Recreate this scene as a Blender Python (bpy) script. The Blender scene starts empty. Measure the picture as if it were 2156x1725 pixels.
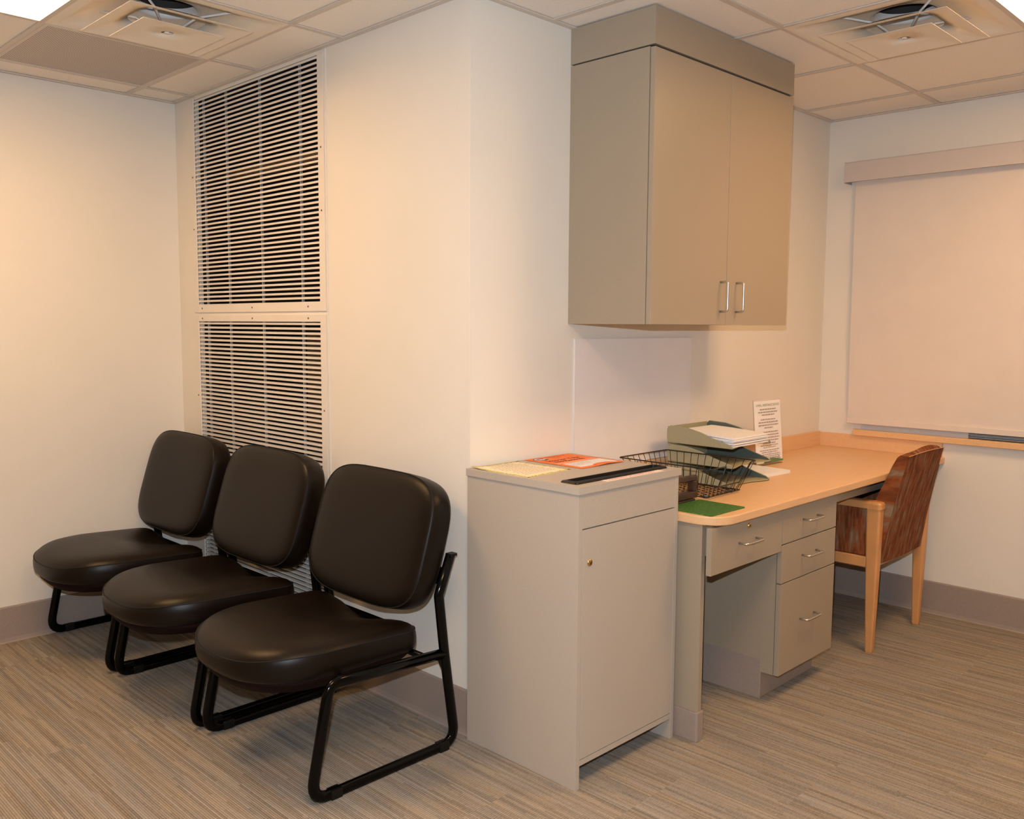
import bpy, bmesh, math, random
from mathutils import Vector, Matrix
random.seed(7)
PI = math.pi
sc = bpy.context.scene
C = sc.collection

# ------------------------------------------------------------------ camera
CAMH = 1.3981
def cam_axes(yaw, pitch, roll):
    y, p, r = map(math.radians, (yaw, pitch, roll))
    fw = Vector((-math.sin(y)*math.cos(p), math.cos(y)*math.cos(p), math.sin(p)))
    rt = Vector((math.cos(y), math.sin(y), 0)); up = rt.cross(fw)
    return math.cos(r)*rt + math.sin(r)*up, -math.sin(r)*rt + math.cos(r)*up, fw
RT, UP, FW = cam_axes(-45.3153, -5.3893, 0.3187)
cd = bpy.data.cameras.new('camera'); cam = bpy.data.objects.new('camera', cd); C.objects.link(cam)
cd.sensor_fit = 'HORIZONTAL'; cd.sensor_width = 36.0; cd.lens = 1893.1/2156*36.0
cd.clip_start = 0.05
M = Matrix.Identity(4)
for i in range(3):
    M[i][0] = RT[i]; M[i][1] = UP[i]; M[i][2] = -FW[i]
M.translation = Vector((0, 0, CAMH))
cam.matrix_world = M
sc.camera = cam
# ------------------------------------------------------------------ world, lights, exposure
w = bpy.data.worlds.new('night'); sc.world = w; w.use_nodes = True
w.node_tree.nodes['Background'].inputs[0].default_value = (0.01, 0.012, 0.02, 1)
w.node_tree.nodes['Background'].inputs[1].default_value = 0.3
sc.view_settings.view_transform = 'Standard'; sc.view_settings.look = 'None'
sc.view_settings.gamma = 1.0; sc.view_settings.use_curve_mapping = False
sc.view_settings.exposure = -0.22
LAMP_COL = (1.0, 0.585, 0.25)      # the warm ceiling lamps
LAMP_POWER = 29.0                 # emission strength of the troffer lenses
FLASH_COL = (0.78, 0.88, 1.0)     # the photographer's flash on top of the camera
FLASH_POWER = 240.0
fl = bpy.data.lights.new('camera_flash', 'SPOT'); fl.energy = FLASH_POWER; fl.color = FLASH_COL
fl.spot_size = math.radians(130); fl.spot_blend = 0.3; fl.shadow_soft_size = 0.012
flo = bpy.data.objects.new('camera_flash', fl); C.objects.link(flo)
FM = M.copy(); FM.translation = Vector((0, 0, CAMH)) + UP*0.13 - RT*0.02; flo.matrix_world = FM

# ------------------------------------------------------------------ materials
MATS = {}
def nt(name):
    m = bpy.data.materials.new(name); m.use_nodes = True
    t = m.node_tree; b = t.nodes['Principled BSDF']; MATS[name] = m
    return m, t, b
def pos(t, scale=(1, 1, 1), obj=False):
    if obj:
        n = t.nodes.new('ShaderNodeTexCoord'); out = n.outputs['Object']
    else:
        n = t.nodes.new('ShaderNodeNewGeometry'); out = n.outputs['Position']
    mp = t.nodes.new('ShaderNodeMapping'); mp.inputs['Scale'].default_value = scale
    t.links.new(out, mp.inputs['Vector']); return mp.outputs[0]
def noise(t, vec, scale=5, detail=2, rough=.5):
    n = t.nodes.new('ShaderNodeTexNoise'); n.inputs['Scale'].default_value = scale
    n.inputs['Detail'].default_value = detail; n.inputs['Roughness'].default_value = rough
    t.links.new(vec, n.inputs['Vector']); return n.outputs['Fac']
def ramp(t, fac, stops):
    r = t.nodes.new('ShaderNodeValToRGB'); e = r.color_ramp.elements
    while len(e) < len(stops): e.new(0.5)
    for k, (p, c) in enumerate(stops):
        e[k].position = p; e[k].color = (*c, 1)
    t.links.new(fac, r.inputs[0]); return r.outputs[0]
def bump(t, b, h, strength=.1, dist=.002):
    n = t.nodes.new('ShaderNodeBump'); n.inputs['Strength'].default_value = strength
    n.inputs['Distance'].default_value = dist
    t.links.new(h, n.inputs['Height']); t.links.new(n.outputs[0], b.inputs['Normal'])
def mul(c, k): return tuple(min(1, x*k) for x in c)
def mat(name, col, rough=.5, metal=0, var=.04, scale=20, bmp=0, bscale=300, spec=.5, coat=0):
    m, t, b = nt(name)
    b.inputs['Roughness'].default_value = rough; b.inputs['Metallic'].default_value = metal
    b.inputs['Specular IOR Level'].default_value = spec
    b.inputs['Coat Weight'].default_value = coat
    v = pos(t)
    f = noise(t, v, scale, 3)
    t.links.new(ramp(t, f, [(.3, mul(col, 1-var)), (.7, mul(col, 1+var))]), b.inputs['Base Color'])
    if bmp: bump(t, b, noise(t, v, bscale, 2), bmp)
    return m
mat('wall', (.79, .75, .675), .75, var=.012, scale=3, bmp=.12, bscale=140)
mat('ceiling_tile', (.89, .83, .75), .9, var=.03, scale=160, bmp=.2, bscale=300)
mat('tee', (.66, .59, .52), .5, var=.01)
mat('plenum', (.02, .018, .016), .9)
mat('baseboard', (.33, .265, .225), .55, var=.05, scale=150, bmp=.1)
mat('vent_metal', (.78, .73, .66), .5, var=.02, scale=8)
mat('bracket', (.36, .37, .39), .4, metal=.3)
mat('cavity_dark', (.007, .005, .004), .9)
mat('beam', (.16, .11, .07), .8, var=.3, scale=20)
mat('laminate', (.46, .41, .35), .42, var=.07, scale=420)
mat('laminate_cab', (.365, .30, .22), .38, var=.05, scale=420)
mat('gap', (.02, .017, .015), .8)
mat('steel', (.62, .61, .59), .36, metal=1, var=.01)
mat('brass', (.75, .52, .20), .25, metal=1, var=.05)
mat('vinyl', (.0065, .0034, .0016), .37, var=.12, scale=60, bmp=.12, bscale=700, spec=.24)
mat('seam', (.001, .001, .001), .8)
mat('black_metal', (.001, .0009, .0008), .14, var=.05, spec=.2)
mat('black_plastic', (.004, .0038, .0036), .4, spec=.3)
mat('chair_wood', (.66, .32, .12), .35, var=.06, scale=12)
mat('shade', (.74, .665, .60), .9, var=.02, scale=8, bmp=.1, bscale=600)
mat('valance', (.60, .54, .50), .55, var=.01)
mat('window_metal', (.62, .62, .62), .4)
mat('grey_strip', (.30, .32, .31), .5)
mat('board', (.80, .77, .76), .35, var=.01)
mat('tray', (.37, .335, .20), .5, var=.05, scale=200)
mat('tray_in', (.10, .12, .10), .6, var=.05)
mat('paper', (.86, .85, .86), .8, var=.01)
mat('wire', (.012, .009, .008), .35)
mat('brown_plastic', (.045, .022, .014), .35, var=.15, scale=50)
mat('pan', (.010, .003, .0015), .7, var=.1, spec=.1)
mat('ink', (.03, .03, .03), .8)
mat('ink_green', (.12, .22, .08), .8)
mat('ink_grey', (.35, .27, .22), .8)
mat('ink_red', (.75, .25, .18), .8)
mat('orange_paper', (.93, .22, .045), .7, var=.05, scale=30)
mat('orange_pale', (.95, .42, .24), .7, var=.03)
mat('cream_paper', (.90, .80, .60), .7, var=.02)
mat('border_olive', (.62, .55, .13), .7, var=.5, scale=180)
mat('edge_white', (.72, .70, .69), .6)
mat('diffuser_paint', (.84, .76, .64), .5, var=.01)
mat('strut', (.75, .74, .73), .4)
mat('diffuser_inner', (.70, .69, .68), .45, var=.03)
mat('slot_sticker', (.88, .78, .74), .6)

m, t, b = nt('lamp')
b.inputs['Base Color'].default_value = (.9, .9, .9, 1); b.inputs['Emission Color'].default_value = (*LAMP_COL, 1)
b.inputs['Emission Strength'].default_value = LAMP_POWER
m, t, b = nt('glass'); b.inputs['Transmission Weight'].default_value = 1; b.inputs['Roughness'].default_value = .02
b.inputs['Base Color'].default_value = (.9, .95, .93, 1)
m, t, b = nt('acrylic'); b.inputs['Transmission Weight'].default_value = .9; b.inputs['Roughness'].default_value = .05
b.inputs['Base Color'].default_value = (.97, .95, .9, 1); b.inputs['IOR'].default_value = 1.2
# maple laminate of the counter
m, t, b = nt('maple'); b.inputs['Roughness'].default_value = .38
g = noise(t, pos(t, (3, 40, 40)), 3, 4, .6)
t.links.new(ramp(t, g, [(.25, (.75, .46, .235)), (.55, (.79, .495, .26)), (.8, (.82, .53, .29))]), b.inputs['Base Color'])
# perforated return grille
m, t, b = nt('perforated'); b.inputs['Roughness'].default_value = .5
v = pos(t, (1/.0072, 1/.0072, 1))
fr = t.nodes.new('ShaderNodeVectorMath'); fr.operation = 'FRACTION'; t.links.new(v, fr.inputs[0])
sb = t.nodes.new('ShaderNodeVectorMath'); sb.operation = 'SUBTRACT'; sb.inputs[1].default_value = (.5, .5, 0)
t.links.new(fr.outputs[0], sb.inputs[0])
mu = t.nodes.new('ShaderNodeVectorMath'); mu.operation = 'MULTIPLY'; mu.inputs[1].default_value = (1, 1, 0)
t.links.new(sb.outputs[0], mu.inputs[0])
ln = t.nodes.new('ShaderNodeVectorMath'); ln.operation = 'LENGTH'; t.links.new(mu.outputs[0], ln.inputs[0])
t.links.new(ramp(t, ln.outputs['Value'], [(.30, (.16, .13, .12)), (.38, (.68, .61, .55))]), b.inputs['Base Color'])
# striped chair upholstery: stripes run up the cloth; one variant per side the panels face
for nm, sc3 in (('upholstery', (80, 3, 13)), ('upholstery_side', (3, 70, 9))):
    m, t, b = nt(nm); b.inputs['Roughness'].default_value = .85; b.inputs['Specular IOR Level'].default_value = .2
    f1 = noise(t, pos(t, sc3), 1, 3, .6)
    t.links.new(ramp(t, f1, [(.32, (.11, .032, .012)), (.45, (.19, .055, .017)), (.52, (.28, .082, .024)), (.58, (.21, .10, .05)), (.70, (.28, .20, .13))]), b.inputs['Base Color'])
    bump(t, b, noise(t, pos(t), 900, 2), .3)
# green cutting-mat like desk pad
m, t, b = nt('green_mat'); b.inputs['Roughness'].default_value = .45
g1 = noise(t, pos(t, (60, 220, 1)), 1, 4, .7)
t.links.new(ramp(t, g1, [(.3, (.018, .075, .008)), (.55, (.045, .17, .022)), (.72, (.15, .32, .09))]), b.inputs['Base Color'])
# ribbed carpet: ribs run along world y, broken into runs of varying tone
m, t, b = nt('carpet'); b.inputs['Roughness'].default_value = .95; b.inputs['Specular IOR Level'].default_value = .1
def math_node(op, a, bb=None, cc=None):
    n = t.nodes.new('ShaderNodeMath'); n.operation = op
    for i, x in enumerate((a, bb, cc)):
        if x is None: continue
        if isinstance(x, (int, float)): n.inputs[i].default_value = x
        else: t.links.new(x, n.inputs[i])
    return n.outputs[0]
geo = t.nodes.new('ShaderNodeNewGeometry'); sp = t.nodes.new('ShaderNodeSeparateXYZ'); t.links.new(geo.outputs['Position'], sp.inputs[0])
X, Y = sp.outputs[0], sp.outputs[1]
RIB = .0068
u = math_node('DIVIDE', X, RIB); rib = math_node('FLOOR', u)
col4 = math_node('FLOOR', math_node('DIVIDE', X, .457))
row4 = math_node('FLOOR', math_node('DIVIDE', math_node('ADD', Y, math_node('MULTIPLY', col4, .31)), .914))
def wn(a, bb):
    cv = t.nodes.new('ShaderNodeCombineXYZ'); t.links.new(a, cv.inputs[0]); t.links.new(bb, cv.inputs[1])
    n = t.nodes.new('ShaderNodeTexWhiteNoise'); n.noise_dimensions = '2D'; t.links.new(cv.outputs[0], n.inputs['Vector']); return n.outputs['Value']
r1 = wn(rib, row4)
seg = math_node('FLOOR', math_node('ADD', math_node('DIVIDE', Y, .34), math_node('MULTIPLY', r1, 7)))
r2 = wn(rib, seg)
tilev = wn(col4, row4)
cv = t.nodes.new('ShaderNodeCombineXYZ')
t.links.new(math_node('MULTIPLY', X, 85), cv.inputs[0]); t.links.new(math_node('MULTIPLY', Y, 2.2), cv.inputs[1]); t.links.new(math_node('MULTIPLY', tilev, 40), cv.inputs[2])
band = noise(t, cv.outputs[0], 1, 3, .6)
cv2 = t.nodes.new('ShaderNodeCombineXYZ')
t.links.new(math_node('MULTIPLY', rib, 3.7), cv2.inputs[0]); t.links.new(math_node('MULTIPLY', Y, 230), cv2.inputs[1])
loop = noise(t, cv2.outputs[0], 1, 1, .5)
prof = math_node('ABSOLUTE', math_node('SUBTRACT', math_node('FRACT', u), .5))   # .5 at groove
val = math_node('ADD', math_node('ADD', math_node('MULTIPLY', band, .38), .30), math_node('MULTIPLY', r2, .20))
val = math_node('ADD', val, math_node('MULTIPLY', loop, .30))
val = math_node('SUBTRACT', val, math_node('MULTIPLY', math_node('POWER', math_node('MULTIPLY', prof, 2), 3), .34))
warm = ramp(t, val, [(.28, (.085, .066, .048)), (.48, (.205, .165, .122)), (.70, (.345, .285, .215)), (.95, (.46, .395, .31))])
cool = ramp(t, val, [(.28, (.070, .066, .062)), (.48, (.165, .158, .148)), (.70, (.295, .280, .262)), (.95, (.42, .40, .375))])
cv3 = t.nodes.new('ShaderNodeCombineXYZ')
t.links.new(math_node('MULTIPLY', X, 26), cv3.inputs[0]); t.links.new(math_node('MULTIPLY', Y, 3), cv3.inputs[1]); t.links.new(math_node('MULTIPLY', tilev, 17), cv3.inputs[2])
hue = ramp(t, noise(t, cv3.outputs[0], 1, 2, .5), [(.33, (.30, .30, .30)), (.67, (.95, .95, .95))])
mx = t.nodes.new('ShaderNodeMix'); mx.data_type = 'RGBA'
t.links.new(hue, mx.inputs[0]); t.links.new(cool, mx.inputs[6]); t.links.new(warm, mx.inputs[7]); t.links.new(mx.outputs[2], b.inputs['Base Color'])
hh = math_node('SUBTRACT', loop, math_node('MULTIPLY', prof, 1.6)); bump(t, b, hh, .5, .002)

# ------------------------------------------------------------------ helpers
class MB:
    def __init__(s): s.v = []; s.f = []; s.smooth = []
    def add(s, vs, fs, sm=False):
        o = len(s.v); s.v += [tuple(x) for x in vs]; s.f += [tuple(i+o for i in f) for f in fs]; s.smooth += [sm]*len(fs); return s
    def box(s, x0, x1, y0, y1, z0, z1):
        vs = [(x, y, z) for z in (z0, z1) for y in (y0, y1) for x in (x0, x1)]
        return s.add(vs, [(0,2,3,1),(4,5,7,6),(0,1,5,4),(2,6,7,3),(0,4,6,2),(1,3,7,5)])
    def prism(s, poly, z0, z1, axis='z'):
        n = len(poly)
        def P(a, bq, c):
            return (a, bq, c) if axis == 'z' else ((a, c, bq) if axis == 'y' else (c, a, bq))
        vs = [P(a, bq, z0) for a, bq in poly] + [P(a, bq, z1) for a, bq in poly]
        fs = [tuple(range(n))[::-1], tuple(range(n, 2*n))] + [(i, (i+1) % n, n+(i+1) % n, n+i) for i in range(n)]
        return s.add(vs, fs)
    def tube(s, pts, r, closed=False, n=10, ry=None, up=Vector((0, 0, 1))):
        pts = [Vector(p) for p in pts]; N = len(pts); ry = ry or r
        rings = []; prev = None
        for i, p in enumerate(pts):
            a = pts[i-1] if (i > 0 or closed) else p; c = pts[(i+1) % N] if (i < N-1 or closed) else p
            d = (c-a).normalized()
            if prev is None:
                e = up if abs(d.dot(up)) < .95 else Vector((0, 1, 0))
                e = (e - d*e.dot(d)).normalized()
            else: e = (prev - d*prev.dot(d)).normalized()
            prev = e; g = d.cross(e)
            rings.append([p + e*math.cos(2*PI*k/n)*r + g*math.sin(2*PI*k/n)*ry for k in range(n)])
        vs = [q for rg in rings for q in rg]; fs = []
        for i in range(N if closed else N-1):
            j = (i+1) % N
            for k in range(n): fs.append((i*n+k, i*n+(k+1) % n, j*n+(k+1) % n, j*n+k))
        s.add(vs, fs, True)
        if not closed: s.add([], []); s.f += []; 
        if not closed:
            o = len(s.v)-len(vs)
            s.f.append(tuple(o+k for k in range(n))[::-1]); s.smooth.append(False)
            s.f.append(tuple(o+(N-1)*n+k for k in range(n))); s.smooth.append(False)
        return s
    def lathe(s, prof, c, n=24, axis=(0, 0, 1), sm=True):
        ax = Vector(axis).normalized(); e = ax.orthogonal().normalized(); g = ax.cross(e); c = Vector(c)
        vs = [c + ax*h + (e*math.cos(2*PI*k/n) + g*math.sin(2*PI*k/n))*r for r, h in prof for k in range(n)]
        fs = [(i*n+k, i*n+(k+1) % n, (i+1)*n+(k+1) % n, (i+1)*n+k) for i in range(len(prof)-1) for k in range(n)]
        return s.add(vs, fs, sm)
    def rings(s, rings, cap0=True, cap1=True, sm=True):
        n = len(rings[0]); vs = [q for rg in rings for q in rg]
        fs = [(i*n+k, i*n+(k+1) % n, (i+1)*n+(k+1) % n, (i+1)*n+k) for i in range(len(rings)-1) for k in range(n)]
        o = len(s.v); s.add(vs, fs, sm)
        if cap0: s.f.append(tuple(o+k for k in range(n))[::-1]); s.smooth.append(sm)
        if cap1: s.f.append(tuple(o+(len(rings)-1)*n+k for k in range(n))); s.smooth.append(sm)
        return s
    def mesh(s, name, m):
        me = bpy.data.meshes.new(name); me.from_pydata(s.v, [], s.f); me.update()
        bm = bmesh.new(); bm.from_mesh(me); bmesh.ops.recalc_face_normals(bm, faces=bm.faces); bm.to_mesh(me); bm.free()
        for p, q in zip(me.polygons, s.smooth): p.use_smooth = q
        me.materials.append(MATS[m]); return me
    def build(s, name, m, parent=None, bevel=0, loc=None, xf=None):
        me = s.mesh(name, m)
        if xf is not None: me.transform(xf)
        return link(name, me, parent, bevel, loc)
def link(name, me, parent=None, bevel=0, loc=None):
    o = bpy.data.objects.new(name, me); C.objects.link(o)
    if loc is not None: o.location = loc
    if parent is not None: o.parent = parent
    if bevel:
        md = o.modifiers.new('bevel', 'BEVEL'); md.width = bevel; md.segments = 2; md.limit_method = 'ANGLE'; md.angle_limit = math.radians(40)
    return o
def B(*a): return MB().box(*a)
def tag(o, label=None, cat=None, group=None, kind=None):
    if label: o['label'] = label
    if cat: o['category'] = cat
    if group: o['group'] = group
    if kind: o['kind'] = kind
    return o
def thing(name, label, cat, loc=(0, 0, 0), rz=0, group=None):
    o = bpy.data.objects.new(name, None); C.objects.link(o); o.location = loc; o.rotation_euler = (0, 0, rz)
    o.empty_display_size = .05
    return tag(o, label, cat, group)
def struct(o): o['kind'] = 'structure'; return o
def sh(o):  # local-space transform for parts given in world coordinates
    return Matrix.Translation(-Vector(o.location))
def fillet(pts, r, k=5, closed=False):
    P = [Vector(p) for p in pts]; out = []; N = len(P)
    rr = r if isinstance(r, (list, tuple)) else [r]*N
    for i, p in enumerate(P):
        if not closed and i in (0, N-1) or rr[i] <= 0: out.append(p); continue
        a = P[i-1]-p; c = P[(i+1) % N]-p; ua, uc = a.normalized(), c.normalized()
        th = ua.angle(uc)/2; d = min(rr[i]/math.tan(th), a.length*.48, c.length*.48)
        s0 = p+ua*d; s1 = p+uc*d
        for j in range(k+1):
            q = j/k; out.append(s0*(1-q)**2 + p*2*q*(1-q) + s1*q*q)
    return out
def rrect(hx, hy, r, k=4, cx=0, cy=0):
    out = []
    for (sx, sy, a0) in ((1, 1, 0), (-1, 1, 90), (-1, -1, 180), (1, -1, 270)):
        for j in range(k+1):
            a = math.radians(a0 + 90*j/k)
            out.append((cx+sx*(hx-r)+r*math.cos(a), cy+sy*(hy-r)+r*math.sin(a)))
    return out
def text_mesh(txt, size, align='LEFT', extrude=0.0):
    cu = bpy.data.curves.new('t', 'FONT'); cu.body = txt; cu.size = size; cu.align_x = align; cu.extrude = extrude
    o = bpy.data.objects.new('t', cu); C.objects.link(o)
    bpy.context.view_layer.update()
    me = bpy.data.meshes.new_from_object(o.evaluated_get(bpy.context.evaluated_depsgraph_get()))
    bpy.data.objects.remove(o); return me
def join_meshes(items, name, m):
    bm = bmesh.new()
    for me, mx in items:
        c = me.copy(); c.transform(mx); bm.from_mesh(c); bpy.data.meshes.remove(c)
    out = bpy.data.meshes.new(name); bm.to_mesh(out); bm.free(); out.materials.clear(); out.materials.append(MATS[m]); return out

# ------------------------------------------------------------------ room shell
XB, YC, XD, YA = 2.0, 2.172, 4.509, 4.258
X0, Y0 = -1.9, -1.7
ZC, ZS = 2.44, 2.70
struct(B(X0-.1, XD+.1, Y0-.1, YA+.1, -.08, 0).build('floor', 'carpet'))
struct(B(X0-.1, XB+.5, YA, YA+.1, 0, ZS).build('wall_left', 'wall'))
V0, V1 = 3.035, 4.06           # vent opening in y
VZ = [(.20, 1.405), (1.485, 2.425)]
mb = MB().box(XB, XB+.12, YC, V0, 0, ZS).box(XB, XB+.12, V1, YA, 0, ZS)
mb.box(XB, XB+.12, V0, V1, 0, VZ[0][0]).box(XB, XB+.12, V0, V1, VZ[0][1], VZ[1][0]).box(XB, XB+.12, V0, V1, VZ[1][1], ZS)
struct(mb.build('wall_middle', 'wall'))
struct(B(XB+.12, XD+.1, YC, YC+.1, 0, ZS).build('wall_back', 'wall'))
W0, W1, WZ0, WZ1 = .25, 1.945, .876, 2.16     # window opening
mb = MB().box(XD, XD+.12, Y0, W0, 0, ZS).box(XD, XD+.12, W1, YC, 0, ZS).box(XD, XD+.12, W0, W1, 0, WZ0).box(XD, XD+.12, W0, W1, WZ1, ZS)
struct(mb.build('wall_right', 'wall'))
struct(B(X0-.1, XD+.1, Y0-.1, Y0, 0, ZS).build('wall_front', 'wall'))
struct(B(X0-.1, X0, Y0, YA, 0, ZS).build('wall_far', 'wall'))
# baseboards: rubber cove with rounded top and small toe
def baseboard(name, p0, p1, nrm, h=.16, m='baseboard'):
    p0 = Vector(p0); p1 = Vector(p1); n = Vector(nrm)
    prof = [(0, 0), (.013, 0), (.009, .006), (.0065, .02), (.0065, h-.006), (.004, h-.001), (0, h)]
    r0 = [p0 + n*a + Vector((0, 0, bq)) for a, bq in prof]; r1 = [p1 + n*a + Vector((0, 0, bq)) for a, bq in prof]
    return struct(MB().rings([r0, r1], sm=False).build(name, m))
baseboard('baseboard_left', (X0, YA, 0), (XB, YA, 0), (0, -1, 0))
baseboard('baseboard_middle', (XB, YC, 0), (XB, YA, 0), (-1, 0, 0))
baseboard('baseboard_back', (XB, YC, 0), (XD, YC, 0), (0, -1, 0))
baseboard('baseboard_right', (XD, Y0, 0), (XD, YC, 0), (-1, 0, 0))
baseboard('baseboard_front', (X0, Y0, 0), (XD, Y0, 0), (0, 1, 0))
baseboard('baseboard_far', (X0, Y0, 0), (X0, YA, 0), (1, 0, 0))
# dark cavity behind the grilles, with a cross beam (seen through the slats)
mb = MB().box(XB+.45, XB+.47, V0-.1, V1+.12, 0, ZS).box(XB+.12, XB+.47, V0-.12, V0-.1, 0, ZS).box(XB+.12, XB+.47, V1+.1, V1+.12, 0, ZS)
for z0_, z1_ in VZ:      # added lining, coloured dark to stand for shade inside each opening
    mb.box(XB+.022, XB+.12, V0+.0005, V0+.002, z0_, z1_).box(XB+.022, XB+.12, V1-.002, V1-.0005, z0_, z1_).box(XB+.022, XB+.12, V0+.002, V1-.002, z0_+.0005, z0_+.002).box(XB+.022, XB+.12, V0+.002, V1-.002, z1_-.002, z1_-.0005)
cav = struct(mb.build('wall_cavity', 'cavity_dark'))
struct(B(XB-.004, XB, 2.981, 2.992, .16, ZC-.002).build('trim_8', 'vent_metal'))
B(XB+.16, XB+.24, V0-.08, V1+.08, 2.085, 2.125).build('beam', 'beam', cav)
B(XB+.20, XB+.40, V0-.05, V0+.42, .75, 1.36).build('duct_casing', 'beam', cav)

# ------------------------------------------------------------------ ceiling: tiles in a tee grid
G = .6096
gxs = [1.766 + k*G for k in range(-7, 6)]; gys = [4.068 - k*G for k in range(-1, 11)]
gxs = [X0] + [g for g in gxs if X0+.02 < g < XD-.02] + [XD]; gys = [Y0] + sorted(g for g in gys if Y0+.02 < g < YA-.02) + [YA]
ceil = struct(B(X0-.1, XD+.1, Y0-.1, YA+.1, ZS, ZS+.05).build('ceiling', 'plenum'))
def near(a, lst): return min(lst, key=lambda q: abs(q-a))
def cell(x, y):
    i = max(k for k in range(len(gxs)) if gxs[k] <= x); j = max(k for k in range(len(gys)) if gys[k] <= y)
    return i, j
lights_at = [cell(.85, 3.15), cell(3.29, .71), cell(.85, .71)]  # the last one is out of view, added as fill light
diff_at = [cell(1.46, 3.15), cell(3.29, 1.32)]
ret_at = [cell(1.46, 3.76)]
skip = set(lights_at + diff_at + ret_at)
tm = {}
for i in range(len(gxs)-1):
    for j in range(len(gys)-1):
        if (i, j) in skip: continue
        x0, x1, y0, y1 = gxs[i], gxs[i+1], gys[j], gys[j+1]
        # the column and the vent cavity cut the grid: keep only the room side of each cell
        if x1 <= XB or y1 <= YC: pieces = [(x0, x1, y0, y1)]
        else: pieces = [(x0, min(x1, XB), y0, y1), (max(x0, XB), x1, y0, min(y1, YC))]
        for x0, x1, y0, y1 in pieces:
            if x1-x0 < .02 or y1-y0 < .02: continue
            hx, hy = round((x1-x0)/2, 4), round((y1-y0)/2, 4)
            if (hx, hy) not in tm: tm[(hx, hy)] = B(-hx+.0015, hx-.0015, -hy+.0015, hy-.0015, 0, .015).mesh('ceiling_tile', 'ceiling_tile')
            link('ceiling_tile', tm[(hx, hy)], ceil, loc=((x0+x1)/2, (y0+y1)/2, ZC+.0045))
tw = .012
for x in gxs[1:-1]:
    ye = YA if x < XB else YC
    B(-tw, tw, Y0, ye, 0, .003).box(-.002, .002, Y0, ye, .003, .035).build('tee_bar', 'tee', ceil, loc=(x, 0, ZC))
for y in gys[1:-1]:
    xe = XD if y < YC else XB
    for i in range(len(gxs)-1):
        a, c = gxs[i], min(gxs[i+1], xe)
        if c-a < .03: continue
        B(a+tw, c-tw, -tw, tw, .0003, .003).build('cross_tee', 'tee', ceil, loc=(0, y, ZC))
# wall angle trims
def angle(name, x0, x1, y0, y1):
    return struct(B(x0, x1, y0, y1, ZC-.0015, ZC+.003).build(name, 'tee'))
angle('trim_1', X0, XB, YA-.022, YA); angle('trim_2', XB-.022, XB, YC-.022, YA-.022)
angle('trim_3', XB, XD, YC-.022, YC); angle('trim_4', XD-.022, XD, Y0, YC-.022)
angle('trim_5', X0, X0+.022, Y0, YA); angle('trim_6', X0, XD, Y0, Y0+.022)

def rect(ij):
    i, j = ij; return gxs[i], gxs[i+1], gys[j], gys[j+1]
lab = ['recessed square ceiling light by the left air diffuser', 'recessed square ceiling light at the top right beside the diffuser']
for k, ij in enumerate(lights_at):
    x0, x1, y0, y1 = rect(ij); cx, cy = (x0+x1)/2, (y0+y1)/2; h = G/2-.004
    t_ = thing('ceiling_light', lab[k] if k < 2 else ['', '', 'unseen ceiling light added as fill near the camera', 'unseen ceiling light added as fill in the right rear'][k], 'ceiling light', (cx, cy, ZC), group=None if k < 2 else 'unseen ceiling lights added as fill')
    mb = MB()
    for a in ((-h, h, -h, -h+.014), (-h, h, h-.014, h), (-h, -h+.014, -h+.014, h-.014), (h-.014, h, -h+.014, h-.014)):
        mb.box(*a, -.002, .03)
    mb.box(-h, h, -h, h, .03, .04)
    mb.build('frame', 'tee', t_)
    n = 3; hh_ = h-.016; st = 2*hh_/n
    for q in range(n):
        B(-hh_, hh_, -hh_+q*st+.004, -hh_+(q+1)*st-.004, .004, .010).build('lens', 'lamp', t_)
# supply air diffusers
for k, ij in enumerate(diff_at):
    x0, x1, y0, y1 = rect(ij); cx, cy = (x0+x1)/2, (y0+y1)/2
    t_ = thing('air_diffuser', ['square stepped air diffuser above the louvered vent side, at left', 'square stepped air diffuser in the ceiling at right'][k], 'air vent', (cx, cy, ZC))
    def sq(h, r, z): return [Vector((a, bq, z)) for a, bq in rrect(h, h, r, 6)]
    # backpan: flange, rounded recess rising to the neck
    MB().rings([sq(.302, .004, .0), sq(.272, .02, -.001), sq(.255, .05, .008), sq(.225, .08, .026), sq(.17, .11, .046), sq(.110, .1099, .052)], cap0=False, cap1=False).build('back_pan', 'diffuser_paint', t_)
    MB().lathe([(.108, .052), (.105, .07), (.105, .22), (.0005, .22)], (0, 0, 0), 32).build('neck', 'gap', t_)
    MB().lathe([(.114, .050), (.106, .050), (.101, .062), (.104, .085)], (0, 0, 0), 32).build('neck_collar', 'diffuser_inner', t_)
    # middle ring: flat lip, then sloping up and in
    MB().rings([sq(.2145, .003, -.0262), sq(.215, .004, -.0255), sq(.19, .02, -.0215), sq(.15, .06, -.004), sq(.118, .08, .012), sq(.116, .08, .011), sq(.148, .06, -.005), sq(.188, .02, -.0225), sq(.2145, .003, -.0262)], cap0=False, cap1=False).build('middle_cone', 'diffuser_paint', t_)
    MB().rings([sq(.1445, .003, -.0448), sq(.145, .004, -.044), sq(.12, .02, -.041), sq(.075, .05, -.031), sq(.02, .019, -.030), sq(.02, .019, -.032), sq(.075, .05, -.033), sq(.12, .02, -.042), sq(.1445, .003, -.0448)], cap0=False, cap1=False).build('centre_plaque', 'diffuser_paint', t_)
    MB().lathe([(.0005, 0), (.008, 0), (.009, .001), (.009, .004)], (0, 0, -.0335), 20).build('plug', 'diffuser_paint', t_)
    for sx, sy in ((1, 1), (-1, 1), (1, -1), (-1, -1)):
        MB().tube([(sx*.02, sy*.02, -.028), (sx*.075, sy*.075, .02), (sx*.165, sy*.165, .040)], .0042, n=6).build('strut', 'strut', t_)
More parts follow.
